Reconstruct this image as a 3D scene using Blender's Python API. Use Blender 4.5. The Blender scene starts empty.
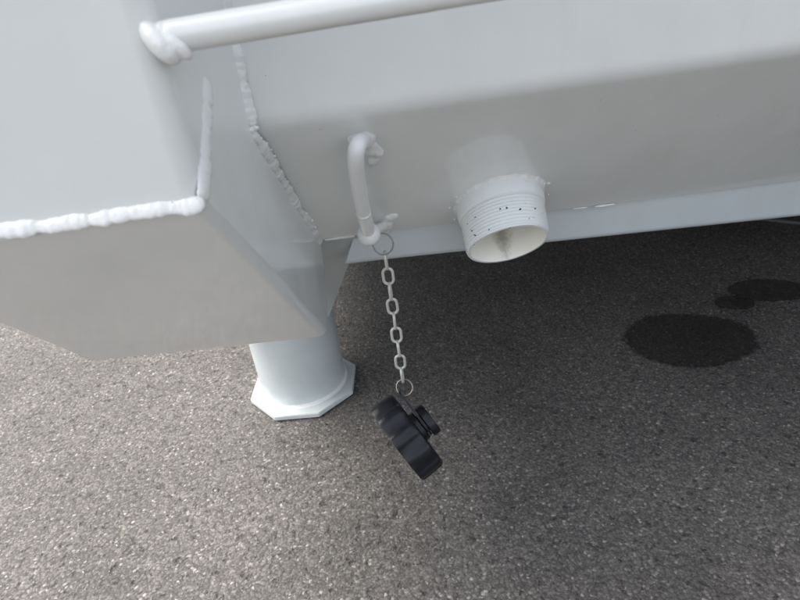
import bpy, bmesh, math, random
import numpy as np
from mathutils import Vector, Matrix, noise
random.seed(7); np.random.seed(7)
C = bpy.context.scene.collection
rad = math.radians

# ------------------------------------------------------------ camera
cam_d = bpy.data.cameras.new('camera'); cam = bpy.data.objects.new('camera', cam_d); C.objects.link(cam)
bpy.context.scene.camera = cam
PITCH, ROLL = rad(30), rad(7.6)
R0 = Vector((1, 0, 0)); U0 = Vector((0, math.sin(PITCH), math.cos(PITCH))); F = Vector((0, math.cos(PITCH), -math.sin(PITCH)))
RT = R0*math.cos(ROLL) - U0*math.sin(ROLL); UP = R0*math.sin(ROLL) + U0*math.cos(ROLL)
m = Matrix((RT, UP, -F)).transposed().to_4x4(); m.translation = Vector((0, 0, .55))
cam.matrix_world = m
cam_d.sensor_width = 36; cam_d.lens = 27; cam_d.clip_start = .02; cam_d.clip_end = 500
cam_d.dof.use_dof = True; cam_d.dof.focus_distance = .56; cam_d.dof.aperture_fstop = 13

# ------------------------------------------------------------ light
SUN_EL, SUN_AZ = rad(58), rad(-70)      # azimuth measured from +Y towards +X: from the left, past the trailer's end
w = bpy.data.worlds.new('World'); bpy.context.scene.world = w; w.use_nodes = True
nt = w.node_tree; nt.nodes.clear()
sky = nt.nodes.new('ShaderNodeTexSky'); sky.sky_type = 'NISHITA'; sky.sun_disc = False
sky.sun_elevation = SUN_EL; sky.sun_rotation = SUN_AZ; sky.dust_density = 4; sky.air_density = 1.0; sky.ozone_density = 1
hsv = nt.nodes.new('ShaderNodeHueSaturation'); hsv.inputs['Saturation'].default_value = .36
bg = nt.nodes.new('ShaderNodeBackground'); bg.inputs['Strength'].default_value = .15
wo = nt.nodes.new('ShaderNodeOutputWorld')
nt.links.new(sky.outputs[0], hsv.inputs['Color']); nt.links.new(hsv.outputs[0], bg.inputs[0]); nt.links.new(bg.outputs[0], wo.inputs[0])
sd = bpy.data.lights.new('sun', 'SUN'); sd.energy = 1.5; sd.angle = rad(45); sd.color = (1, .945, .87)
sun = bpy.data.objects.new('sun', sd); C.objects.link(sun)
sdir = Vector((math.sin(SUN_AZ)*math.cos(SUN_EL), math.cos(SUN_AZ)*math.cos(SUN_EL), math.sin(SUN_EL)))
sun.rotation_euler = sdir.to_track_quat('Z', 'Y').to_euler()
vs = bpy.context.scene.view_settings
vs.view_transform = 'Standard'; vs.look = 'None'; vs.gamma = 1; vs.exposure = 1.38

# ------------------------------------------------------------ materials
def mat(name):
    M = bpy.data.materials.new(name); M.use_nodes = True
    nt = M.node_tree; b = nt.nodes['Principled BSDF']
    return M, nt, b
def nd(nt, t, **k):
    n = nt.nodes.new(t)
    for a, v in k.items():
        if a.startswith('i_'): n.inputs[a[2:].replace('_', ' ')].default_value = v
        else: setattr(n, a, v)
    return n
def ramp(nt, src, stops):
    r = nt.nodes.new('ShaderNodeValToRGB'); e = r.color_ramp.elements
    while len(e) < len(stops): e.new(.5)
    for el, (p, c) in zip(e, stops):
        el.position = p; el.color = (*c, 1) if isinstance(c, tuple) else (c, c, c, 1)
    nt.links.new(src, r.inputs[0]); return r
def mix(nt, f, a, b, mode='MIX'):
    n = nt.nodes.new('ShaderNodeMix'); n.data_type = 'RGBA'; n.blend_type = mode
    for s, v in ((0, f), (6, a), (7, b)):
        if hasattr(v, 'links'): nt.links.new(v, n.inputs[s])
        else: n.inputs[s].default_value = v if s == 0 else (*v, 1)
    return n.outputs[2]

def paint(name, col, rough=.30, coat=.9, specks=.8, lump=.0, grime=.2):
    """sprayed gloss enamel on steel: orange peel, a little dust film, pin-point dirt"""
    M, nt, b = mat(name); L = nt.links.new
    geo = nd(nt, 'ShaderNodeNewGeometry'); P = geo.outputs['Position']
    n1 = nd(nt, 'ShaderNodeTexNoise', i_Scale=9.0, i_Detail=5.0, i_Roughness=.6); L(P, n1.inputs['Vector'])
    dust = ramp(nt, n1.outputs[0], [(.35, 1.0), (.72, 1 - grime*.35)])
    c = mix(nt, 1.0, col, dust.outputs[0], 'MULTIPLY')
    mp = nd(nt, 'ShaderNodeMapping'); mp.inputs['Scale'].default_value = (26, 26, 3); L(P, mp.inputs['Vector'])
    ns = nd(nt, 'ShaderNodeTexNoise', i_Scale=1.6, i_Detail=5.0, i_Roughness=.6); L(mp.outputs[0], ns.inputs['Vector'])
    st = ramp(nt, ns.outputs[0], [(.52, (1.0, 1.0, 1.0)), (.78, (.965, .96, .945))])
    c = mix(nt, 1.0, c, st.outputs[0], 'MULTIPLY')
    # pin-point dirt specks: rare tiny voronoi points
    v = nd(nt, 'ShaderNodeTexVoronoi', i_Scale=75.0, i_Randomness=1.0); L(P, v.inputs['Vector'])
    sep = nd(nt, 'ShaderNodeSeparateColor'); L(v.outputs['Color'], sep.inputs[0])
    near = nd(nt, 'ShaderNodeMath', operation='LESS_THAN'); near.inputs[1].default_value = .034; L(v.outputs['Distance'], near.inputs[0])
    rare = nd(nt, 'ShaderNodeMath', operation='LESS_THAN'); rare.inputs[1].default_value = .22*specks; L(sep.outputs[0], rare.inputs[0])
    both = nd(nt, 'ShaderNodeMath', operation='MULTIPLY'); L(near.outputs[0], both.inputs[0]); L(rare.outputs[0], both.inputs[1])
    sc = nd(nt, 'ShaderNodeMath', operation='MULTIPLY'); sc.inputs[1].default_value = .62; L(both.outputs[0], sc.inputs[0])
    c = mix(nt, sc.outputs[0], c, (.12, .11, .10))
    L(c, b.inputs['Base Color'])
    n3 = nd(nt, 'ShaderNodeTexNoise', i_Scale=30.0, i_Detail=6.0); L(P, n3.inputs['Vector'])
    rr = ramp(nt, n3.outputs[0], [(.2, rough*.92), (.8, rough*1.1)]); L(rr.outputs[0], b.inputs['Roughness'])
    b.inputs['Coat Weight'].default_value = coat; b.inputs['Coat Roughness'].default_value = .07; b.inputs['Coat IOR'].default_value = 1.5
    n2 = nd(nt, 'ShaderNodeTexNoise', i_Scale=260.0, i_Detail=2.0); L(P, n2.inputs['Vector'])
    bp = nd(nt, 'ShaderNodeBump', i_Strength=.05, i_Distance=.0006); L(n2.outputs[0], bp.inputs['Height'])
    n4 = nd(nt, 'ShaderNodeTexNoise', i_Scale=14.0, i_Detail=1.0); L(P, n4.inputs['Vector'])
    b2 = nd(nt, 'ShaderNodeBump', i_Strength=.3, i_Distance=.004); L(n4.outputs[0], b2.inputs['Height']); L(bp.outputs[0], b2.inputs['Normal'])
    last = b2
    if lump:
        n5 = nd(nt, 'ShaderNodeTexNoise', i_Scale=420.0, i_Detail=3.0); L(P, n5.inputs['Vector'])
        b3 = nd(nt, 'ShaderNodeBump', i_Strength=lump, i_Distance=.0012); L(n5.outputs[0], b3.inputs['Height']); L(b2.outputs[0], b3.inputs['Normal']); last = b3
    L(last.outputs[0], b.inputs['Normal']); L(last.outputs[0], b.inputs['Coat Normal'])
    return M
M_paint = paint('white_enamel', (.765, .785, .77))
M_chassis = paint('chassis_enamel', (.54, .59, .61), rough=.34, coat=.7, specks=.3)  # base colour darker and bluer than the white enamel
M_gus = paint('gusset_shade_grey', (.42, .45, .455), rough=.36, coat=.6, specks=.3)  # shade on the down-facing gusset, put into a darker base colour
M_rod = paint('white_enamel_rod', (.80, .81, .80), rough=.32, coat=.3, specks=.2)
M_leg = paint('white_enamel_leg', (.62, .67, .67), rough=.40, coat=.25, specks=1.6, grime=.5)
M_weld = paint('painted_weld', (.79, .80, .785), rough=.42, coat=.35, specks=.8, lump=.3, grime=.3)

def asphalt(name, wet=False):
    M, nt, b = mat(name); L = nt.links.new
    geo = nd(nt, 'ShaderNodeNewGeometry'); P = geo.outputs['Position']
    # warp so that the grains are not tidy cells
    nw = nd(nt, 'ShaderNodeTexNoise', i_Scale=160.0, i_Detail=2.0); L(P, nw.inputs['Vector'])
    vm = nd(nt, 'ShaderNodeVectorMath', operation='MULTIPLY_ADD'); vm.inputs[1].default_value = (.004, .004, .004)
    L(nw.outputs['Color'], vm.inputs[0]); L(P, vm.inputs[2])
    v = nd(nt, 'ShaderNodeTexVoronoi', i_Scale=335.0, i_Randomness=1.0); L(vm.outputs[0], v.inputs['Vector'])
    sep = nd(nt, 'ShaderNodeSeparateColor'); L(v.outputs['Color'], sep.inputs[0])
    v2 = nd(nt, 'ShaderNodeTexVoronoi', i_Scale=640.0, i_Randomness=1.0); L(vm.outputs[0], v2.inputs['Vector'])
    sep2 = nd(nt, 'ShaderNodeSeparateColor'); L(v2.outputs['Color'], sep2.inputs[0])
    grain = ramp(nt, sep.outputs[0], [(0, (0.066, 0.060, 0.056)), (.35, (0.098, 0.092, 0.085)), (.7, (0.129, 0.118, 0.109)), (.95, (0.165, 0.155, 0.141)), (1, (0.294, 0.276, 0.251))])
    fine = ramp(nt, sep2.outputs[1], [(0, .72), (.5, 1.0), (1, 1.3)])
    c = mix(nt, 1.0, grain.outputs[0], fine.outputs[0], 'MULTIPLY')
    binder = ramp(nt, v.outputs['Distance'], [(.45, 0.0), (.8, .6)])
    c = mix(nt, binder.outputs[0], c, (.040, .0395, .0395))
    # larger patches of wear and pores
    n1 = nd(nt, 'ShaderNodeTexNoise', i_Scale=5.0, i_Detail=7.0, i_Roughness=.62); L(P, n1.inputs['Vector'])
    big = ramp(nt, n1.outputs[0], [(.30, .74), (.5, 1.0), (.72, 1.2)])
    c = mix(nt, 1.0, c, big.outputs[0], 'MULTIPLY')
    n2 = nd(nt, 'ShaderNodeTexNoise', i_Scale=95.0, i_Detail=3.0, i_Roughness=.55); L(P, n2.inputs['Vector'])
    pore = ramp(nt, n2.outputs[0], [(.29, .38), (.42, 1.0)])
    c = mix(nt, 1.0, c, pore.outputs[0], 'MULTIPLY')
    if wet: c = mix(nt, 1.0, c, (.36, .36, .37), 'MULTIPLY')
    L(c, b.inputs['Base Color'])
    b.inputs['Roughness'].default_value = .55 if wet else .82
    inv = nd(nt, 'ShaderNodeMath', operation='MULTIPLY'); inv.inputs[1].default_value = -1; L(v.outputs['Distance'], inv.inputs[0])
    bp = nd(nt, 'ShaderNodeBump', i_Strength=.5, i_Distance=.0012); L(inv.outputs[0], bp.inputs['Height'])
    b2 = nd(nt, 'ShaderNodeBump', i_Strength=.6, i_Distance=.004); L(pore.outputs[0], b2.inputs['Height']); L(bp.outputs[0], b2.inputs['Normal'])
    L(b2.outputs[0], b.inputs['Normal'])
    if wet:      # ragged rim: the damp breaks up into grains where it ends
        at = nd(nt, 'ShaderNodeAttribute', attribute_name='damp')
        n = nd(nt, 'ShaderNodeTexNoise', i_Scale=120.0, i_Detail=4.0, i_Roughness=.7); L(P, n.inputs['Vector'])
        ad = nd(nt, 'ShaderNodeMath', operation='MULTIPLY_ADD'); ad.inputs[1].default_value = .7; ad.inputs[2].default_value = -.35; L(n.outputs[0], ad.inputs[0])
        s = nd(nt, 'ShaderNodeMath', operation='ADD'); L(at.outputs['Fac'], s.inputs[0]); L(ad.outputs[0], s.inputs[1])
        r = ramp(nt, s.outputs[0], [(.34, 0.0), (.66, .93)])
        L(r.outputs[0], b.inputs['Alpha'])
    return M
M_asph = asphalt('asphalt'); M_wet = asphalt('damp_asphalt', True)

M_chip, nt, b = mat('stone_chips')
geo = nd(nt, 'ShaderNodeNewGeometry')
r = ramp(nt, geo.outputs['Random Per Island'], [(0, (0.068, 0.063, 0.059)), (.6, (0.110, 0.103, 0.092)), (.90, (0.150, 0.138, 0.126)), (.975, (0.181, 0.170, 0.155)), (1, (0.304, 0.286, 0.260))])
nt.links.new(r.outputs[0], b.inputs['Base Color']); b.inputs['Roughness'].default_value = .42

M_steel, nt, b = mat('galvanised_link')
n = nd(nt, 'ShaderNodeTexNoise', i_Scale=600.0, i_Detail=3.0)
r = ramp(nt, n.outputs[0], [(.3, (.50, .50, .47)), (.7, (.72, .72, .67))]); nt.links.new(r.outputs[0], b.inputs['Base Color'])
b.inputs['Metallic'].default_value = .45; b.inputs['Roughness'].default_value = .42
M_ring, nt, b = mat('ring_wire'); b.inputs['Base Color'].default_value = (.30, .285, .26, 1); b.inputs['Metallic'].default_value = .9; b.inputs['Roughness'].default_value = .33
M_ring2, nt, b = mat('bronze_ring_wire'); b.inputs['Base Color'].default_value = (.42, .36, .30, 1); b.inputs['Metallic'].default_value = .85; b.inputs['Roughness'].default_value = .35
M_black, nt, b = mat('black_plastic')
n = nd(nt, 'ShaderNodeTexNoise', i_Scale=90.0, i_Detail=6.0, i_Roughness=.7)
tc = nd(nt, 'ShaderNodeTexCoord'); nt.links.new(tc.outputs['Object'], n.inputs['Vector'])
r = ramp(nt, n.outputs[0], [(.35, (.006, .007, .010)), (.62, (.010, .012, .017)), (.78, (.04, .04, .045))]); nt.links.new(r.outputs[0], b.inputs['Base Color'])
r2 = ramp(nt, n.outputs[0], [(.3, .27), (.75, .42)]); nt.links.new(r2.outputs[0], b.inputs['Roughness'])
n2 = nd(nt, 'ShaderNodeTexNoise', i_Scale=700.0, i_Detail=2.0); nt.links.new(tc.outputs['Object'], n2.inputs['Vector'])
b.inputs['Specular IOR Level'].default_value = .42
bp = nd(nt, 'ShaderNodeBump', i_Strength=.25, i_Distance=.0004); nt.links.new(n2.outputs[0], bp.inputs['Height']); nt.links.new(bp.outputs[0], b.inputs['Normal'])
M_under, nt, b = mat('underbody_coating'); b.inputs['Base Color'].default_value = (.045, .043, .04, 1); b.inputs['Roughness'].default_value = .7
M_cable, nt, b = mat('dark_rubber'); b.inputs['Base Color'].default_value = (.10, .10, .11, 1); b.inputs['Roughness'].default_value = .5

# ------------------------------------------------------------ helpers
def link(name, me, M, parent=None, smooth=True, loc=None):
    o = bpy.data.objects.new(name, me); C.objects.link(o)
    if M and not me.materials: me.materials.append(M)
    if smooth:
        me.polygons.foreach_set('use_smooth', [True]*len(me.polygons))
    if parent: o.parent = parent
    return o
def world_of(o):
    v = Vector((0, 0, 0))
    while o: v += o.location; o = o.parent
    return v
def obj(name, bm, M, parent=None, smooth=True, origin=None, sharp=None, recalc=True):
    """bm holds world coordinates; the object's origin goes to its own centre"""
    if recalc: bmesh.ops.recalc_face_normals(bm, faces=bm.faces)
    vs_ = [v.co for v in bm.verts]
    c = Vector([(min(v[i] for v in vs_)+max(v[i] for v in vs_))/2 for i in range(3)]) if origin is None else Vector(origin)
    bmesh.ops.translate(bm, verts=bm.verts, vec=-c)
    if sharp:
        for e in bm.edges:
            if len(e.link_faces) == 2 and e.calc_face_angle(0) > rad(sharp): e.smooth = False
    me = bpy.data.meshes.new(name); bm.to_mesh(me); bm.free()
    o = link(name, me, M, parent, smooth)
    o.location = c - world_of(parent)
    return o
def frame(t, ref=None):
    t = t.normalized(); ref = ref or Vector((0, 0, 1))
    if abs(t.dot(ref)) > .97: ref = Vector((1, 0, 0))
    a = (ref - t*ref.dot(t)).normalized(); return a, t.cross(a)
def sweep(bm, pts, rfun, nseg=16, ref=None, closed=False, cap=True):
    """tube along pts; rfun(i, s, ang) -> (radius along a, radius along b)"""
    n = len(pts); rings = []; s = 0; a_prev = ref
    for i, p in enumerate(pts):
        if closed: t = pts[(i+1) % n] - pts[i-1]
        else: t = pts[min(i+1, n-1)] - pts[max(i-1, 0)]
        if i: s += (pts[i]-pts[i-1]).length
        a, b = frame(t, a_prev); a_prev = a if ref is None else ref
        ring = []
        for k in range(nseg):
            an = 2*math.pi*k/nseg; ra, rb = rfun(i, s, an)
            ring.append(bm.verts.new(p + a*math.cos(an)*ra + b*math.sin(an)*rb))
        rings.append(ring)
    for i in range(n if closed else n-1):
        A, B = rings[i], rings[(i+1) % n]
        for k in range(nseg): bm.faces.new((A[k], A[(k+1) % nseg], B[(k+1) % nseg], B[k]))
    if cap and not closed:
        bm.faces.new(rings[0][::-1]); bm.faces.new(rings[-1])
    return rings
def resample(pts, step):
    out = [pts[0].copy()]
    for a, b in zip(pts, pts[1:]):
        n = max(1, int((b-a).length/step))
        for k in range(1, n+1): out.append(a.lerp(b, k/n))
    return out
def smooth_path(pts, it=3):
    for _ in range(it):
        q = [pts[0]]
        for a, b in zip(pts, pts[1:]): q += [a*.75+b*.25, a*.25+b*.75]
        q.append(pts[-1]); pts = q
    return pts
def weld(name, pts, wid, hgt, up, parent, seed=0, ripple=.0032, amp=.22, M=None, closed=False, rough=.28):
    """painted weld bead: low dome along a path, with ripples and lumps. up = outward direction"""
    pts = resample([Vector(p) for p in pts], .0008); bm = bmesh.new(); n = len(pts)
    up = Vector(up)
    off = Vector((seed*3.1, seed*1.7, seed*.9))
    jit = []
    s = 0
    for i, p in enumerate(pts):
        if i: s += (p-pts[i-1]).length
        nz = noise.noise(p*130+off); n2 = noise.noise(p*420+off)
        end = 1 if closed else min(1, (i+3)/5, (n-i+2)/5)
        rp = .12*(.5+noise.noise(p*60-off))*math.sin(2*math.pi*s/ripple + 7*noise.noise(p*70+off))
        jit.append((1+amp*(rp + 1.5*nz + .7*n2))*max(.5, end))
    rings = []
    for i, p in enumerate(pts):
        t = (pts[(i+1) % n]-pts[i-1]) if closed else pts[min(i+1, n-1)]-pts[max(i-1, 0)]
        t.normalize(); u = up(p) if callable(up) else up; u = (u - t*u.dot(t)).normalized(); sd_ = t.cross(u)
        ring = []
        c = p + sd_*wid*.22*noise.noise(p*90+off*2)
        for k in range(13):
            an = math.pi*(-.18 + 1.36*k/12)
            q = c + sd_*math.cos(an)*wid*jit[i] + u*math.sin(an)*hgt*jit[i]
            q += (sd_*noise.noise(q*350+off)+u*noise.noise(q*350-off))*hgt*rough
            ring.append(bm.verts.new(q))
        rings.append(ring)
    for i in range(n if closed else n-1):
        A, B = rings[i], rings[(i+1) % n]
        for k in range(12): bm.faces.new((A[k], A[k+1], B[k+1], B[k]))
    if not closed: bm.faces.new(rings[0][::-1]); bm.faces.new(rings[-1])
    return obj(name, bm, M or M_weld, parent)
def prism(bm, poly, vec):
    """closed prism: poly (list of Vectors) extruded by vec"""
    a = [bm.verts.new(p) for p in poly]; b = [bm.verts.new(p+vec) for p in poly]; n = len(poly)
    bm.faces.new(a); bm.faces.new(b[::-1])
    for i in range(n): bm.faces.new((a[i], b[i], b[(i+1) % n], a[(i+1) % n]))
    return a, b
def V(*a): return Vector(a)
def thing(name, label, cat, loc, group=None):
    o = bpy.data.objects.new(name, None); C.objects.link(o); o.location = loc; o.empty_display_size = .05
    o['label'] = label; o['category'] = cat
    if group: o['group'] = group
    return o

def WN(o):
    md = o.modifiers.new('wn', 'WEIGHTED_NORMAL'); md.keep_sharp = True; return o
def fuse(o, vox=.0007):
    md = o.modifiers.new('fuse', 'REMESH'); md.mode = 'VOXEL'; md.voxel_size = vox; md.use_smooth_shade = True
    sm = o.modifiers.new('smooth', 'SMOOTH'); sm.factor = .7; sm.iterations = 9
    return o
# vehicle frame
D = V(.99387826, .10298738, -.0399951); VB = V(-.10306985, .99467412, 0); W = D.cross(VB)
NT = V(.05338465, -.76461434, -.6422733)      # outward normal of the lower, inward sloping sheet
DT = (-(NT.cross(D))).normalized()
if DT.z > 0: DT = -DT
NL = V(.1030, -.9938, .0410)      # outward normal of the upper sheet
DL = (NL.cross(D)).normalized()
if DL.z > 0: DL = -DL
NS = V(.9945219, -.10452846, 0); S = V(.10452846, .9945219, 0)
BASE = V(.0976324, .50667299, .34688987); TIP = V(.10003471, .47226535, .31798757)

def onplane(x, y, k):     # a point k metres proud of the sloping sheet
    ro_, rd_ = V(0, 0, .55), F + RT*(x-400)/600 + UP*(300-y)/600
    P = BASE + NT*k; t = (P-ro_).dot(NT)/rd_.dot(NT); return ro_+rd_*t
# ------------------------------------------------------------ ground
bm = bmesh.new()
s = 60; vs4 = [bm.verts.new(p) for p in ((-s, -s, 0), (s, -s, 0), (s, s, 0), (-s, s, 0))]; bm.faces.new(vs4)
g = obj('asphalt_ground', bm, M_asph, smooth=False); g['kind'] = 'structure'

# loose and half bedded stone chips, thousands: stuff
rng = np.random.default_rng(3)
NCH = 34000
yy = .18 + 1.15*rng.random(NCH*3)**1.15; xx = (rng.random(NCH*3)-.5)*2*(.30 + .78*yy)
keep = slice(0, NCH); yy = yy[keep]; xx = xx[keep]
sz = .00058 + .0009*rng.random(NCH)**2.5; sz[rng.random(NCH) < .008] *= 1.4
th = rng.random(NCH)*2*np.pi
base = np.array([[1, 0, 0], [.35, .8, 0], [-.6, .7, 0], [-1, -.1, 0], [-.35, -.85, 0], [.6, -.7, 0]])
jx = 1 + .35*(rng.random((NCH, 6, 1))-.5)
low = base[None]*jx; low[..., 2] = -.3
top = base[None]*jx*.62; top[..., 2] = .42 + .25*(rng.random((NCH, 6))-.5)
vv = np.concatenate([low, top], 1)
cx, sx = np.cos(th)[:, None], np.sin(th)[:, None]
X = (vv[..., 0]*cx - vv[..., 1]*sx)*sz[:, None] + xx[:, None]; Y = (vv[..., 0]*sx + vv[..., 1]*cx)*sz[:, None]*.85 + yy[:, None]; Z = vv[..., 2]*sz[:, None]*.9
co = np.stack([X, Y, Z], -1).reshape(-1, 3)
f1 = [(k, (k+1) % 6, 6+(k+1) % 6, 6+k) for k in range(6)]
idx = (np.array(f1)[None] + (np.arange(NCH)*12)[:, None, None]).reshape(-1, 4)
tp = (np.arange(6, 12)[None] + (np.arange(NCH)*12)[:, None])
me = bpy.data.meshes.new('stone_chips')
me.from_pydata(co.tolist(), [], idx.tolist() + tp.tolist()); me.materials.append(M_chip)
ch = bpy.data.objects.new('stone_chips', me); C.objects.link(ch)
ch['kind'] = 'stuff'; ch['label'] = 'pale and grey stone chips bedded all over the asphalt'; ch['category'] = 'stone chips'

# damp stains: thin sheets following the asphalt, ragged outline
def stain(name, label, cx, cy, ax, ay, rot, seed):
    bm = bmesh.new(); dl = bm.verts.layers.float.new('damp'); nr, na = 14, 72; rows = []
    zc = .0012+.0002*(seed//4); c0 = bm.verts.new((cx, cy, zc)); c0[dl] = 1
    for i in range(1, nr+1):
        row = []
        for k in range(na):
            a = 2*math.pi*k/na; q = i/nr*1.2
            wob = 1 + .10*noise.noise(V(math.cos(a)*1.3+seed, math.sin(a)*1.3, 0)) + +.035*noise.noise(V(math.cos(a)*5+seed, math.sin(a)*5, 3))
            x = math.cos(a)*ax*q*wob; y = math.sin(a)*ay*q*wob
            v = bm.verts.new((cx + x*math.cos(rot)-y*math.sin(rot), cy + x*math.sin(rot)+y*math.cos(rot), zc))
            v[dl] = min(1, max(0, .5 + (1-q)*3.0)); row.append(v)
        rows.append(row)
    for k in range(na): bm.faces.new((c0, rows[0][k], rows[0][(k+1) % na]))
    for i in range(nr-1):
        for k in range(na): bm.faces.new((rows[i][k], rows[i+1][k], rows[i+1][(k+1) % na], rows[i][(k+1) % na]))
    o = obj(name, bm, M_wet, smooth=False); o['label'] = label; o['category'] = 'stain'; o['group'] = 'damp stains on the asphalt'
    return o
stain('damp_stain', 'largest dark oval damp stain on the asphalt, nearest the camera', .421, .722, .092, .068, -.12, 1)
stain('damp_stain', 'smallest faint damp stain, between the large oval and the far one', .535, .800, .030, .022, -.1, 5)
stain('damp_stain', 'far dark damp stain at the right edge, deepest under the trailer', .605, .822, .062, .036, -.2, 9)

# thin cable far under the vehicle
bm = bmesh.new()
pts = smooth_path([V(.66, 1.14, .004), V(.80, 1.03, .004), V(.92, .95, .004), V(1.15, .9, .004)], 3)
sweep(bm, pts, lambda i, s, a: (.004, .004), 10)
o = obj('cable', bm, M_cable); o['label'] = 'thin dark cable lying on the asphalt under the trailer at far right'; o['category'] = 'cable'

# ------------------------------------------------------------ the trailer: one welded thing
T = thing('steel_trailer', 'white painted steel trailer with welded box beams, drain pipe and support leg above the asphalt', 'trailer', (.1, .9, 0))

R_o = .0376
# upper + lower sheet, one bent plate
BLp, BRp = V(-.08129586, .39686579, .46274108), V(.29658074, .4260499, .4594064)
LLp, LRp = V(-.06725594, .50872212, .33074519), V(.42441384, .56879538, .30009584)
bm = bmesh.new(); rows = []
xs_ = [-.258, -.20, -.15, -.11, -.09, -.06, -.03, 0, .03] + [float(q) for q in np.arange(.046, .154, .0016)] + [float(q) for q in .16+(4.84)*(np.arange(30)/29)**2.2]
for x in xs_:
    bend = BLp.lerp(BRp, (x-BLp.x)/(BRp.x-BLp.x)); lip = LLp.lerp(LRp, (x-LLp.x)/(LRp.x-LLp.x))
    dt = (lip-bend).normalized(); up = -DL; r = .0075
    prof = [bend+up*1.25, bend+up*.6, bend+up*.25, bend+up*.10, bend+up*.05, bend+up*.012, bend+up*.0095]
    for k in range(9):
        t = k/8; p0, p1, p2 = bend+up*r, bend, bend+dt*r
        prof.append(p0*(1-t)**2+p1*2*t*(1-t)+p2*t*t)
    prof += [bend+dt*.0095, bend+dt*.012] + [bend.lerp(lip, float(q)) for q in np.arange(.1, .95, .008)] + [lip]
    back = NT*-.004
    prof += [lip+back] + [lip.lerp(bend, .05)+back]
    rows.append([bm.verts.new(p) for p in prof])
for A, B in zip(rows, rows[1:]):
    for k in range(len(A)-1):
        q = (A[k].co+B[k+1].co)/2 - BASE - D*.0030; q = q - NT*q.dot(NT)
        if q.length < R_o - .0012 and k > 10: continue        # the hole the drain pipe is welded into
        bm.faces.new((A[k], A[k+1], B[k+1], B[k]))
obj('side_sheet', bm, M_paint, T, sharp=50)

# trailer body above, roofed and closed behind, and its dark floor (keeps the light off the ground below)
bm = bmesh.new()
poly = [V(-.255, .60, .345), V(5, 1.05, .16), V(5, 3.2, .16), V(-.255, 3.2, .345)]
a, b_ = prism(bm, poly, V(0, .0, .02)); obj('floor_pan', bm, M_under, T, smooth=False)
bm = bmesh.new()
poly = [V(-.26, .37, 1.72), V(5, .84, 1.72), V(5, 3.2, 1.72), V(-.26, 3.2, 1.72)]
prism(bm, poly, V(0, 0, .02)); obj('roof_sheet', bm, M_paint, T, smooth=False)
bm = bmesh.new(); prism(bm, [V(-.262, .50, .37), V(-.262, .42, 1.715), V(-.262, 3.2, 1.715), V(-.262, 3.2, .37)], V(.004, 0, 0)); obj('end_sheet', bm, M_paint, T, smooth=False)

bm = bmesh.new(); prism(bm, [V(-.258, .66, .175), V(-.208, .66, .175), V(-.208, .66, .342), V(-.258, .66, .342)], V(0, 2.4, 0)); obj('added_light_blocker', bm, M_under, T, smooth=False)  # unseen beam, added to block light from the left under the body
# chassis tube set back under the lip
P0 = V(-.06725594, .50872212, .33074519)
bm = bmesh.new(); rows = []
for x in [-.027] + list(np.linspace(.0, 5, 60)):
    t = (x-LLp.x)/(LRp.x-LLp.x); lip = LLp.lerp(LRp, t); q = (x+.0484)/(.4373+.0484)
    zb = .294 + (.2543-.294)*q; y0 = .5227 + (.5731-.5227)*q
    zt = lip.z+.012; rr = .007; prof = []
    for k in range(7): an = math.pi/2*k/6; prof.append(V(x, y0+rr-rr*math.cos(an), zb+rr-rr*math.sin(an)))
    prof = [V(x, y0+.002, zt)] + prof + [V(x, y0+.05, zb), V(x, y0+.05, zt)]
    if not rows: prof = [V(-.0270 - (zt-p.z)*.46, p.y, p.z) for p in prof]
    rows.append([bm.verts.new(p) for p in prof])
for A, B in zip(rows, rows[1:]):
    for k in range(len(A)): bm.faces.new((A[k], A[(k+1) % len(A)], B[(k+1) % len(A)], B[k]))
bm.faces.new(rows[0]); bm.faces.new(rows[-1][::-1])
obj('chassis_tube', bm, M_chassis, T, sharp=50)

# corner post: rounded hollow section standing on the bracket
A0 = V(-.0904, .2889, .4512)
Dh = V(D.x, D.y, 0).normalized()
foot = [A0, A0 + S*.125, A0 + S*.125 - Dh*.21, A0 - Dh*.21]
bm = bmesh.new()
a, b_ = prism(bm, foot, V(0, 0, 1.0))
ed = [e for e in bm.edges if abs((e.verts[0].co-e.verts[1].co).normalized().z) > .9]
bmesh.ops.bevel(bm, geom=ed, offset=.0105, segments=8, profile=.5, affect='EDGES', clamp_overlap=True)
WN(obj('corner_post', bm, M_paint, T, sharp=40))

# end bracket (bent plate box below the post)
A, B, B2, Cc = A0, V(-.0712, .4712, .2477), V(-.0690, .4930, .2640), V(-.0664, .5164, .3272)
Cin = Cc + V(0, .02, .012); Ein = V(-.0770, .4180, .5050); G = V(-.0853, .3372, .5032)
off = NS*.0005
right = [A, B, B2, Cc, Cin, V(-.0735, .43, .47), Ein, G]
right = [p - NS*(p-A0).dot(NS) + off for p in right]; right[6] = Ein - NS*.002; right[7] = G - NS*.0008
Lw = V(-.2647, .4268, .2828)
left = []
for p in right: left.append(p - D*.176)
left[0] = A + off - D*.176; left[1] = Lw; left[2] = Lw + (B2-B)
bm = bmesh.new()
ra = [bm.verts.new(p) for p in right]; la = [bm.verts.new(p) for p in left]; n = len(ra)
bm.faces.new(ra); bm.faces.new(la[::-1])
for i in range(n): bm.faces.new((ra[i], la[i], la[(i+1) % n], ra[(i+1) % n]))
bm.verts.ensure_lookup_table()
es = [e for e in bm.edges if set(e.verts) in ({ra[0], ra[1]}, {ra[1], la[1]}, {ra[1], ra[2]}, {la[0], la[1]})]
bmesh.ops.bevel(bm, geom=es, offset=.0075, segments=7, profile=.5, affect='EDGES', clamp_overlap=True)
WN(obj('end_bracket', bm, M_paint, T, sharp=40))

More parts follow.
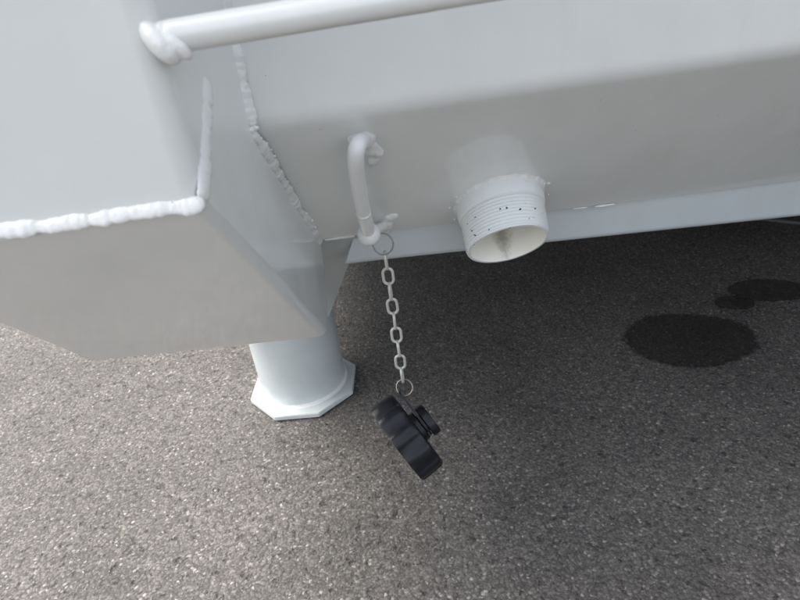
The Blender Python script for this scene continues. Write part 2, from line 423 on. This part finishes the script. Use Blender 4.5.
# gusset between bracket and lip
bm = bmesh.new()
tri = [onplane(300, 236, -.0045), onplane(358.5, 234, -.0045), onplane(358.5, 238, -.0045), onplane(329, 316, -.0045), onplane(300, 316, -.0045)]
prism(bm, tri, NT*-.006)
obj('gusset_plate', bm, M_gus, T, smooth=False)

# grab rail with squashed, welded end
def cpt(x, y, d): return V(0, 0, .55) + (F + RT*(x-400)/600 + UP*(300-y)/600)*d
R1 = cpt(166, 37.5, .264); RD = (cpt(500, -17, .268) - R1).normalized()
bm = bmesh.new(); pts = [R1 + RD*t for t in (.0, .004, .01, .03, .1, .3, .8)]
sweep(bm, pts, lambda i, s, a: (.0072, .0072), 32)
rail = obj('grab_rail', bm, M_paint, T)
def blob(bm, c, ax, ay, az, rx, ry, rz, seed, amp=.12, freq=160, sub=4):
    r = bmesh.ops.create_icosphere(bm, subdivisions=sub, radius=1)
    for v in r['verts']:
        p = v.co.copy(); q = c + ax*p.x*rx + ay*p.y*ry + az*p.z*rz
        k = 1 + amp*noise.noise(q*freq+V(seed, 0, 0)) + amp*.5*noise.noise(q*freq*2.7+V(0, seed, 0))
        v.co = c + (q-c)*k
ua = (UP*.72 - RT*.69).normalized(); ub = (F*-1).normalized(); uc = ua.cross(ub)
bm = bmesh.new()
R1b = R1 - RD*.0030 - UP*.0016
blob(bm, R1b, ua, uc, ub, .0122, .0056, .0080, 1, .05)
blob(bm, R1b + RD*.0066 - UP*.0004, ua, uc, ub, .0108, .0044, .0072, 4, .05)
blob(bm, R1b - RD*.0046 + ua*.0070, ua, uc, ub, .0030, .0026, .0040, 6, .2)
fuse(obj('weld_bead', bm, M_weld, rail), .0005)

# drain pipe: seamless stub with external thread, open at both ends
bm = bmesh.new(); NS_ = 96; ax = NT; pa, pb = frame(ax, V(0, 0, 1))
R_o = .0376; L = (TIP-BASE).length
prof = [(-.15, R_o+.0030), (.0, R_o+.0026), (.0135, R_o+.0014), (.0148, R_o+.0004)]
t = .0155; k = 0
while t < L-.0022:
    pitch = .0031; d0 = R_o - .00005*k
    prof += [(t, d0-.0013), (t+pitch*.36, d0), (t+pitch*.52, d0), (t+pitch*.88, d0-.0013)]; t += pitch; k += 1
prof += [(L-.0012, R_o-.0010), (L, R_o-.0018), (L, R_o-.0040), (L-.001, R_o-.0046), (L-.02, R_o-.0046), (L-.05, R_o-.0046), (-.15, R_o-.0046)]
rows = []
for i, (h, rr) in enumerate(prof):
    ring = []
    for k in range(NS_):
        an = 2*math.pi*k/NS_; hh = h
        ring.append(bm.verts.new(BASE + D*.0030*(1-max(hh, 0)/L) + ax*hh + pa*math.cos(an)*rr + pb*math.sin(an)*rr))
    rows.append(ring)
for q, (A_, B_) in enumerate(zip(rows, rows[1:])):
    for k in range(NS_): bm.faces.new((A_[k], A_[(k+1) % NS_], B_[(k+1) % NS_], B_[k])).material_index = int(q >= len(rows)-5)
# pipe material: outside enamel, inside cream with a brown run of dirt, black flecks on the thread
def pipe_mat(side_):
    M_, nt, b = mat('pipe_lining' if side_ else 'pipe_enamel'); Lk = nt.links.new
    geo = nd(nt, 'ShaderNodeNewGeometry'); tc = nd(nt, 'ShaderNodeTexCoord')
    sep = nd(nt, 'ShaderNodeSeparateXYZ'); Lk(tc.outputs['Object'], sep.inputs[0])
    v = nd(nt, 'ShaderNodeTexVoronoi', i_Scale=185.0); nw = nd(nt, 'ShaderNodeTexNoise', i_Scale=500.0); Lk(tc.outputs['Object'], nw.inputs['Vector'])
    vm = nd(nt, 'ShaderNodeVectorMath', operation='MULTIPLY_ADD'); vm.inputs[1].default_value = (.003, .003, .003); Lk(nw.outputs['Color'], vm.inputs[0]); Lk(tc.outputs['Object'], vm.inputs[2]); Lk(vm.outputs[0], v.inputs['Vector'])
    sc_ = nd(nt, 'ShaderNodeSeparateColor'); Lk(v.outputs['Color'], sc_.inputs[0])
    m1 = nd(nt, 'ShaderNodeMath', operation='LESS_THAN'); m1.inputs[1].default_value = .185; Lk(v.outputs['Distance'], m1.inputs[0])
    m2 = nd(nt, 'ShaderNodeMath', operation='LESS_THAN'); m2.inputs[1].default_value = .5; Lk(sc_.outputs[0], m2.inputs[0])
    m3 = nd(nt, 'ShaderNodeMath', operation='MULTIPLY'); Lk(m1.outputs[0], m3.inputs[0]); Lk(m2.outputs[0], m3.inputs[1])
    # only towards the mouth (object Z runs along the pipe, mouth at +)
    zr = nd(nt, 'ShaderNodeMath', operation='GREATER_THAN'); zr.inputs[1].default_value = .024; Lk(sep.outputs['Z'], zr.inputs[0])
    m4 = nd(nt, 'ShaderNodeMath', operation='MULTIPLY'); Lk(m3.outputs[0], m4.inputs[0]); Lk(zr.outputs[0], m4.inputs[1])
    c = mix(nt, m4.outputs[0], (.76, .79, .785), (.02, .018, .016))
    # inside
    nz_ = nd(nt, 'ShaderNodeTexNoise', i_Scale=260.0, i_Detail=6.0, i_Roughness=.75); Lk(tc.outputs['Object'], nz_.inputs['Vector'])
    dx = nd(nt, 'ShaderNodeMath', operation='SUBTRACT'); Lk(sep.outputs['X'], dx.inputs[0]); dx.inputs[1].default_value = .007
    ab = nd(nt, 'ShaderNodeMath', operation='ABSOLUTE'); Lk(dx.outputs[0], ab.inputs[0])
    run = nd(nt, 'ShaderNodeMapRange'); run.inputs['From Min'].default_value = .0135; run.inputs['From Max'].default_value = .001; run.inputs['To Min'].default_value = -.35; run.inputs['To Max'].default_value = .42; run.clamp = False; Lk(ab.outputs[0], run.inputs['Value'])
    fade = nd(nt, 'ShaderNodeMapRange'); fade.inputs['From Min'].default_value = .050; fade.inputs['From Max'].default_value = .024; fade.inputs['To Min'].default_value = -.45; fade.inputs['To Max'].default_value = .10; Lk(sep.outputs['Z'], fade.inputs['Value'])
    s1 = nd(nt, 'ShaderNodeMath', operation='ADD'); Lk(run.outputs[0], s1.inputs[0]); Lk(nz_.outputs[0], s1.inputs[1])
    s2 = nd(nt, 'ShaderNodeMath', operation='ADD'); Lk(s1.outputs[0], s2.inputs[0]); Lk(fade.outputs[0], s2.inputs[1])
    dr = ramp(nt, s2.outputs[0], [(.45, 0.0), (1.0, .62)])
    lowm = nd(nt, 'ShaderNodeMath', operation='LESS_THAN'); lowm.inputs[1].default_value = 0.0; Lk(sep.outputs['Y'], lowm.inputs[0])
    dm = nd(nt, 'ShaderNodeMath', operation='MULTIPLY'); Lk(dr.outputs[0], dm.inputs[0]); Lk(lowm.outputs[0], dm.inputs[1])
    cin = mix(nt, dm.outputs[0], (.93, .92, .84), (.17, .12, .075))
    if side_: c = cin
    Lk(c, b.inputs['Base Color']); b.inputs['Roughness'].default_value = .38; b.inputs['Coat Weight'].default_value = .25; b.inputs['Coat Roughness'].default_value = .12
    pn = nd(nt, 'ShaderNodeTexNoise', i_Scale=350.0, i_Detail=3.0); Lk(tc.outputs['Object'], pn.inputs['Vector'])
    bp = nd(nt, 'ShaderNodeBump', i_Strength=.2, i_Distance=.0008); Lk(pn.outputs[0], bp.inputs['Height']); Lk(bp.outputs[0], b.inputs['Normal'])
    return M_
M_pipe, M_lining = pipe_mat(0), pipe_mat(1)
# local frame: Z along the pipe, Y up-ish, X across
zl = NT.normalized(); xl = (D - zl*D.dot(zl)).normalized(); yl = zl.cross(xl)
if yl.z < 0: xl = -xl; yl = zl.cross(xl)
Mp = Matrix((xl, yl, zl)).transposed().to_4x4(); Mp.translation = BASE
bmesh.ops.recalc_face_normals(bm, faces=bm.faces)
bm.transform(Mp.inverted())
for e in bm.edges:
    if len(e.link_faces) == 2 and e.calc_face_angle(0) > rad(55): e.smooth = False
me = bpy.data.meshes.new('drain_pipe'); bm.to_mesh(me); bm.free()
pipe = link('drain_pipe', me, M_pipe, T); me.materials.append(M_lining)
pipe.matrix_parent_inverse = Matrix.Identity(4); pipe.matrix_basis = Matrix.Translation(-T.location) @ Mp

def child_world(name, bm, M, parent_pipe):
    """child of the rotated pipe from a bmesh in world coordinates"""
    bmesh.ops.recalc_face_normals(bm, faces=bm.faces)
    bm.transform(Mp.inverted()); me = bpy.data.meshes.new(name); bm.to_mesh(me); bm.free()
    return link(name, me, M, parent_pipe)
# weld collar where the pipe meets the sheet: bead + feathery spatter
bm = bmesh.new(); nr = 220
rings = []
for i in range(nr):
    an = 2*math.pi*i/nr; rdir = pa*math.cos(an)+pb*math.sin(an)
    p = BASE + D*.0030 + rdir*(R_o+.0022); nzv = noise.noise(p*110); n2 = noise.noise(p*480)
    k = 1 + .6*nzv + .38*n2
    ring = []
    for j in range(9):
        q = j/8*math.pi/2
        ro = .0052*k*(1-math.sin(q)); h = .0065*(1+.4*nzv+.2*n2)*(1-math.cos(q))
        pt = p + rdir*(ro-.0004) + NT*(h-.0008)
        pt += rdir*.0006*noise.noise(pt*700)
        ring.append(bm.verts.new(pt))
    rings.append(ring)
for i in range(nr):
    A_, B_ = rings[i], rings[(i+1) % nr]
    for j in range(8): bm.faces.new((A_[j], A_[j+1], B_[j+1], B_[j]))
for i in range(7):
    an = rng.random()*2*math.pi; rdir = pa*math.cos(an)+pb*math.sin(an); tdir = pb*math.cos(an)-pa*math.sin(an)
    p = BASE + D*.0030 + rdir*(R_o+.0024+.0035+.0035*rng.random()) + NT*.0004
    dr_ = (rdir*rng.uniform(.6, 1)+tdir*rng.uniform(-.6, .6)).normalized()
    blob(bm, p, dr_, dr_.cross(NT), NT, rng.uniform(.0010, .0019), rng.uniform(.0008, .0014), rng.uniform(.0004, .0008), i, .2, 300, 3)
child_world('weld_bead', bm, M_weld, pipe)

# chain eye: round bar bent to a staple, welded on both ends
E1 = V(-.0138, .4193, .4418)
EYE = [onplane(366, 141, -.002), onplane(361, 141, .008), onplane(357.0, 146, .0175), onplane(355.4, 158, .021), onplane(356.6, 174, .021),
       onplane(360.6, 198, .021), onplane(365.6, 221, .021), onplane(369.5, 236, .0195)]
END = onplane(386, 224, -.001)
bm = bmesh.new()
pts = smooth_path(EYE, 3)
sweep(bm, resample(pts, .002), lambda i, s, a: (.0058, .0058), 24)
eye = obj('chain_eye', bm, M_rod, T)
bm = bmesh.new()
c0 = EYE[-1]; tdn = (EYE[-1]-EYE[-2]).normalized()
blob(bm, c0 - tdn*.004, *(lambda a: (tdn, a[0], a[1]))(frame(tdn)), .0094, .0101, .0101, 3, .015, 60, 4)
obj('ball_end', bm, M_rod, eye)
bm = bmesh.new(); sweep(bm, [EYE[-2].lerp(EYE[-1], -.53), EYE[-2].lerp(EYE[-1], -.48)], lambda i, s, a: (.0060, .0060), 24)
obj('sleeve_seam', bm, M_rod, eye)
bm = bmesh.new()
leg = smooth_path([c0 - tdn*.004, c0.lerp(END, .45)-tdn*.003, END], 2)
sweep(bm, leg, lambda i, s, a: (.0042, .0042), 16)
obj('lower_leg', bm, M_rod, eye)
bm = bmesh.new()
blob(bm, onplane(362, 139, 0), D, -DT, NT, .0098, .0080, .0055, 3, .16, 190)
blob(bm, onplane(371, 149, 0), (D+DT*1.2).normalized(), (D*1.2-DT).normalized(), NT, .0125, .0072, .0036, 8, .22, 190)
blob(bm, onplane(373, 160, 0), DT, D, NT, .0078, .0046, .0026, 14, .25, 210)
fuse(obj('weld_bead', bm, M_weld, eye))
bm = bmesh.new()
blob(bm, onplane(386, 224, 0), DT, D, NT, .0100, .0070, .0050, 5, .16, 190)
blob(bm, onplane(390, 218, 0), (D-DT).normalized(), (D+DT).normalized(), NT, .0088, .0058, .0028, 15, .24, 210)
blob(bm, onplane(384, 230, 0), D, DT, NT, .0062, .0052, .0036, 19, .2, 210)
fuse(obj('weld_bead', bm, M_weld, eye))

# weld beads on the bracket / post / sheet
wu = V(-.02, -.8, .35).normalized()
Wl = A0 - D*.185
front = [Wl + V(0, -.001, .0015), A0 - D*.12 + V(0, -.001, .002), A0 - D*.06 + V(0, -.001, .0012), A0 - D*.022 + V(0, -.001, .0025), A0 - D*.008 + V(0, -.0006, .002), A0 + D*.0005 + V(0, -.0002, .0025)]
weld('weld_bead', front, .0042, .0020, V(-.05, -.78, .62), T, seed=2, amp=.26, ripple=.009, rough=.13)
side = [A0 + V(-.009, .0, .0015), A0 + V(-.0015, .001, .002), A0 + V(.001, .006, .009), V(-.0893, .3000, .4665), V(-.0872, .319, .4850), V(-.0853, .3372, .5032)]
side = [p + NS*.0002 for p in side]
weld('weld_bead', smooth_path(side, 2), .0048, .0020, V(.85, -.35, .1), T, seed=5, amp=.32, ripple=.008, rough=.13)
Hs = [V(-.0797, .4000, .5450), V(-.0800, .3970, .5050), V(-.0797, .3930, .4650), V(-.0778, .408, .447), V(-.0730, .455, .393)]
hull = [p + NS*.0014 + V(0, -.0012, 0) for p in Hs]
weld('weld_bead', hull[:3], .0046, .0020, V(.7, -.65, 0), T, seed=9, amp=.26, ripple=.0052, rough=.28)
low = [V(-.0797, .3922, .4660), V(-.0795, .3935, .4590), V(-.0770, .4150, .4370), V(-.0720, .4620, .3830), V(-.0664, .5140, .3275)]
low = [p + NS*.0010 + NT*.0014 for p in low]
weld('weld_bead', low, .0034, .0016, V(.7, -.5, -.4), T, seed=13, amp=.36, ripple=.0070, rough=.35)
for i in range(9):
    bm = bmesh.new(); t = rng.random(); p = low[0].lerp(low[-1], t)+NT*.001+D*rng.uniform(0, .004)
    q = rng.uniform(.0008, .0022); blob(bm, p, D, DT, NT, q, q*rng.uniform(.7, 1.5), q*.8, i, .25, 300, 2)
    obj('weld_spatter', bm, M_weld, T)
# seam of the lip: thin caulk drips
lipw = [LLp.lerp(LRp, q) + NT*.0006 + DT*.0002 for q in (.012, .04, .068)]
weld('seam_bead', lipw, .0012, .0010, NT, T, seed=21, amp=.5)
lip2 = [LLp.lerp(LRp, q) + DT*.0006 + NT*.0004 for q in (.545, .565, .588)]
weld('seam_bead', lip2, .0016, .0014, (NT+DT).normalized(), T, seed=23, amp=.35)
lip3 = [LLp.lerp(LRp, q) + DT*.0004 + NT*.0002 for q in (.50, .515, .53)]
weld('seam_bead', lip3, .0012, .0010, (NT+DT).normalized(), T, seed=25, amp=.35)

# support leg with octagonal foot plate
LX, LY = -.1600, .7360
bm = bmesh.new()
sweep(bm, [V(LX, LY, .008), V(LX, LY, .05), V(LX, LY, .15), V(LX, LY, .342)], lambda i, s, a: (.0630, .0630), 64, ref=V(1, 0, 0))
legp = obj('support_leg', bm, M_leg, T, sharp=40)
bm = bmesh.new()
rot = rad(-4)
octa = [V(LX + .0005 + .0820*math.cos(rot+rad(22.5+45*k)), LY-.004 + .0820*math.sin(rot+rad(22.5+45*k)), 0.0015) for k in range(8)]
prism(bm, octa, V(0, 0, .0075))
bmesh.ops.bevel(bm, geom=list(bm.edges), offset=.0009, segments=2, affect='EDGES')
obj('foot_plate', bm, M_leg, legp, smooth=False)
bm = bmesh.new(); rings = []
for i in range(200):
    an = 2*math.pi*i/200; rd = V(math.cos(an), math.sin(an), 0); p = V(LX, LY, .009)
    k = 1+.18*noise.noise(rd*6)+.1*noise.noise(rd*25); ring = []
    for j in range(7):
        q = j/6*math.pi/2
        ring.append(bm.verts.new(p + rd*(.0628+.0050*k*(1-math.sin(q))) + V(0, 0, .0055*k*(1-math.cos(q)) - .0002)))
    rings.append(ring)
for i in range(200):
    A_, B_ = rings[i], rings[(i+1) % 200]
    for j in range(6): bm.faces.new((A_[j], A_[j+1], B_[j+1], B_[j]))
obj('weld_bead', bm, M_weld, legp)

# ------------------------------------------------------------ chain
def cpt(x, y, d): return V(0, 0, .55) + (F + RT*(x-400)/600 + UP*(300-y)/600)*d
ring_c = cpt(383.2, 244.0, .541)
CH = thing('keeper_chain', 'short thin galvanised chain hanging from the white chain eye to the black cap', 'chain', ring_c)
def torus_bm(R_, r_, nu=48, nv=10, sx=1, split=False):
    bm = bmesh.new()
    if split:   # split ring: two turns of wire
        pts = []
        for i in range(nu*2):
            a = 2*math.pi*i/nu; pts.append(V(R_*math.cos(a), R_*math.sin(a), (i/(nu*2)-.5)*r_*2.3))
        sweep(bm, pts, lambda i, s, a: (r_, r_), nv, ref=V(0, 0, 1))
    else:
        pts = [V(R_*math.cos(2*math.pi*i/nu), R_*math.sin(2*math.pi*i/nu), 0) for i in range(nu)]
        sweep(bm, pts, lambda i, s, a: (r_, r_), nv, ref=V(0, 0, 1), closed=True)
    bmesh.ops.recalc_face_normals(bm, faces=bm.faces)
    return bm
def place(name, bm, M, parent, c, z, yref):
    z = z.normalized(); y = (yref - z*yref.dot(z)).normalized(); x = y.cross(z)
    me = bpy.data.meshes.new(name); bm.to_mesh(me); bm.free(); o = link(name, me, M, parent)
    mm = Matrix((x, y, z)).transposed().to_4x4(); mm.translation = c - parent.location
    o.matrix_basis = mm; return o
place('ring', torus_bm(.0096, .00060, split=True), M_ring, CH, ring_c, V(.35, -.85, .40), V(0, 0, 1))
# link: stadium of wire
LL, LWd, wr = .0176, .0114, .00135
bm = bmesh.new(); pts = []
hh = LL/2 - LWd/2; rr = LWd/2 - wr
for k in range(13): a = math.pi*k/12; pts.append(V(rr*math.cos(a), hh+rr*math.sin(a), 0))
for k in range(13): a = math.pi+math.pi*k/12; pts.append(V(rr*math.cos(a), -hh+rr*math.sin(a), 0))
sweep(bm, pts, lambda i, s, a: (wr, wr), 10, ref=V(0, 0, 1), closed=True)
bmesh.ops.recalc_face_normals(bm, faces=bm.faces)
lme = bpy.data.meshes.new('link'); bm.to_mesh(lme); bm.free(); lme.materials.append(M_steel)
lme.polygons.foreach_set('use_smooth', [True]*len(lme.polygons))
p_top = ring_c + V(0.0004, 0, -.0096); NLK = 9
bot_target = cpt(403.0, 385.5, .545+.058)
length = .0
pitch = LL - 2*wr*1.02
view = (V(0, 0, .55) - ring_c); view.z = 0; view.normalize()
pz = p_top + V(0, 0, -(LL/2 - wr*1.0)+.0004)
chain_scale = .148/(NLK*pitch)
for i in range(NLK):
    o = bpy.data.objects.new('link', lme); C.objects.link(o); o.parent = CH
    tw = rad(4 + 86*((i+1) % 2) + random.uniform(-8, 8))
    face = V(view.x*math.cos(tw)-view.y*math.sin(tw), view.x*math.sin(tw)+view.y*math.cos(tw), 0)
    y = V(random.uniform(-.03, .03), random.uniform(-.03, .03), 1).normalized()
    z = (face - y*face.dot(y)).normalized(); x = y.cross(z)
    mm = Matrix((x, y, z)).transposed().to_4x4() @ Matrix.Diagonal((chain_scale**.5, chain_scale, chain_scale**.5, 1)); mm.translation = pz - ring_c; o.matrix_basis = mm
    pz = pz + V(0, 0, -pitch*chain_scale)
end = pz + V(0, 0, pitch*chain_scale - (LL/2-wr)*chain_scale)
ring2_c = end + V(.0006, 0, -.0082)
place('ring', torus_bm(.0086, .00065, split=True), M_ring2, CH, ring2_c, V(-.25, -.85, .45), V(0, 0, 1))

# ------------------------------------------------------------ screw cap
axc = (RT*.795 + UP*.605 + F*.10).normalized()       # from the big face towards the knob
dz = (ring2_c - V(0, 0, .55)).dot(F)
CAPC = V(0, 0, .55) + (F + RT*(407-400)/600 + UP*(300-436)/600)*(dz)    # middle of the fluted body
CAP = thing('screw_cap', 'black plastic fluted screw cap hanging from the end of the chain', 'cap', CAPC)
s_ = dz/600
def lathe_cap(prof, M, name, flutes=0, fl=.0, nseg=96, parent=CAP):
    bm = bmesh.new(); rows = []
    for (h, r_) in prof:
        ring = []
        for k in range(nseg):
            a = 2*math.pi*k/nseg; rk = r_
            if flutes and r_ > 0:
                c = math.cos(flutes*a); w_ = (abs(c)**.55*(1 if c > 0 else -1)); rk = r_*(1-fl*(.5-.5*w_)) if r_ > prof_max*.75 else r_
            ring.append(bm.verts.new((rk*math.cos(a), rk*math.sin(a), h)))
        rows.append(ring)
    for A_, B_ in zip(rows, rows[1:]):
        for k in range(nseg): bm.faces.new((A_[k], A_[(k+1) % nseg], B_[(k+1) % nseg], B_[k]))
    bm.faces.new(rows[0][::-1]); bm.faces.new(rows[-1])
    bmesh.ops.recalc_face_normals(bm, faces=bm.faces)
    for e in bm.edges:
        if len(e.link_faces) == 2 and e.calc_face_angle(0) > rad(38): e.smooth = False
    return place(name, bm, M, parent, CAPC, axc, UP)
Rb = 44.5*s_; hb = 13.5*s_; prof_max = Rb
# hollow shell open away from the knob
prof = [(-hb+2*s_, Rb*.86), (-hb, Rb*.88), (-hb, Rb*.985), (-hb*.85, Rb), (-hb*.3, Rb), (hb*.6, Rb*.99), (hb*.86, Rb*.965), (hb*.97, Rb*.92), (hb, Rb*.70), (hb*1.0, Rb*.40)]
lathe_cap([(hb*.2, Rb*.85), (-hb+2*s_, Rb*.86)] + prof[1:], M_black, 'fluted_shell', 11, .060, 176)
lathe_cap([(hb*.9, 16*s_), (hb+4*s_, 15.5*s_), (hb+5*s_, 14.5*s_), (hb+5.2*s_, 10*s_), (hb+9*s_, 9.5*s_)], M_black, 'neck')
lathe_cap([(hb+8.6*s_, 9*s_), (hb+8.6*s_, 16*s_), (hb+9.4*s_, 17*s_), (hb+15*s_, 17*s_), (hb+17*s_, 16*s_), (hb+17.3*s_, 11*s_), (hb+16.6*s_, 9*s_)], M_black, 'knob')
# tether tab round the neck, reaching up to the ring
zl = axc; mid = CAPC + axc*(hb+6.9*s_)
to = ring2_c + V(0, 0, -.0060) - mid; to = to - zl*to.dot(zl); dist = to.length; to.normalize(); sdv = zl.cross(to)
bm = bmesh.new(); outl = []
for k in range(25):
    a = math.pi/2 + math.pi*k/24; outl.append(mid + to*math.cos(a)*14.2*s_ + sdv*math.sin(a)*14.2*s_)
for k in range(17):
    a = -math.pi/2 + math.pi*k/16; outl.append(mid + to*(dist-1*s_+math.cos(a)*5.0*s_) + sdv*math.sin(a)*5.0*s_)
prism(bm, [p - zl*1.1*s_ for p in outl], zl*2.2*s_)
o = obj('tether_tab', bm, M_black, CAP, smooth=False)
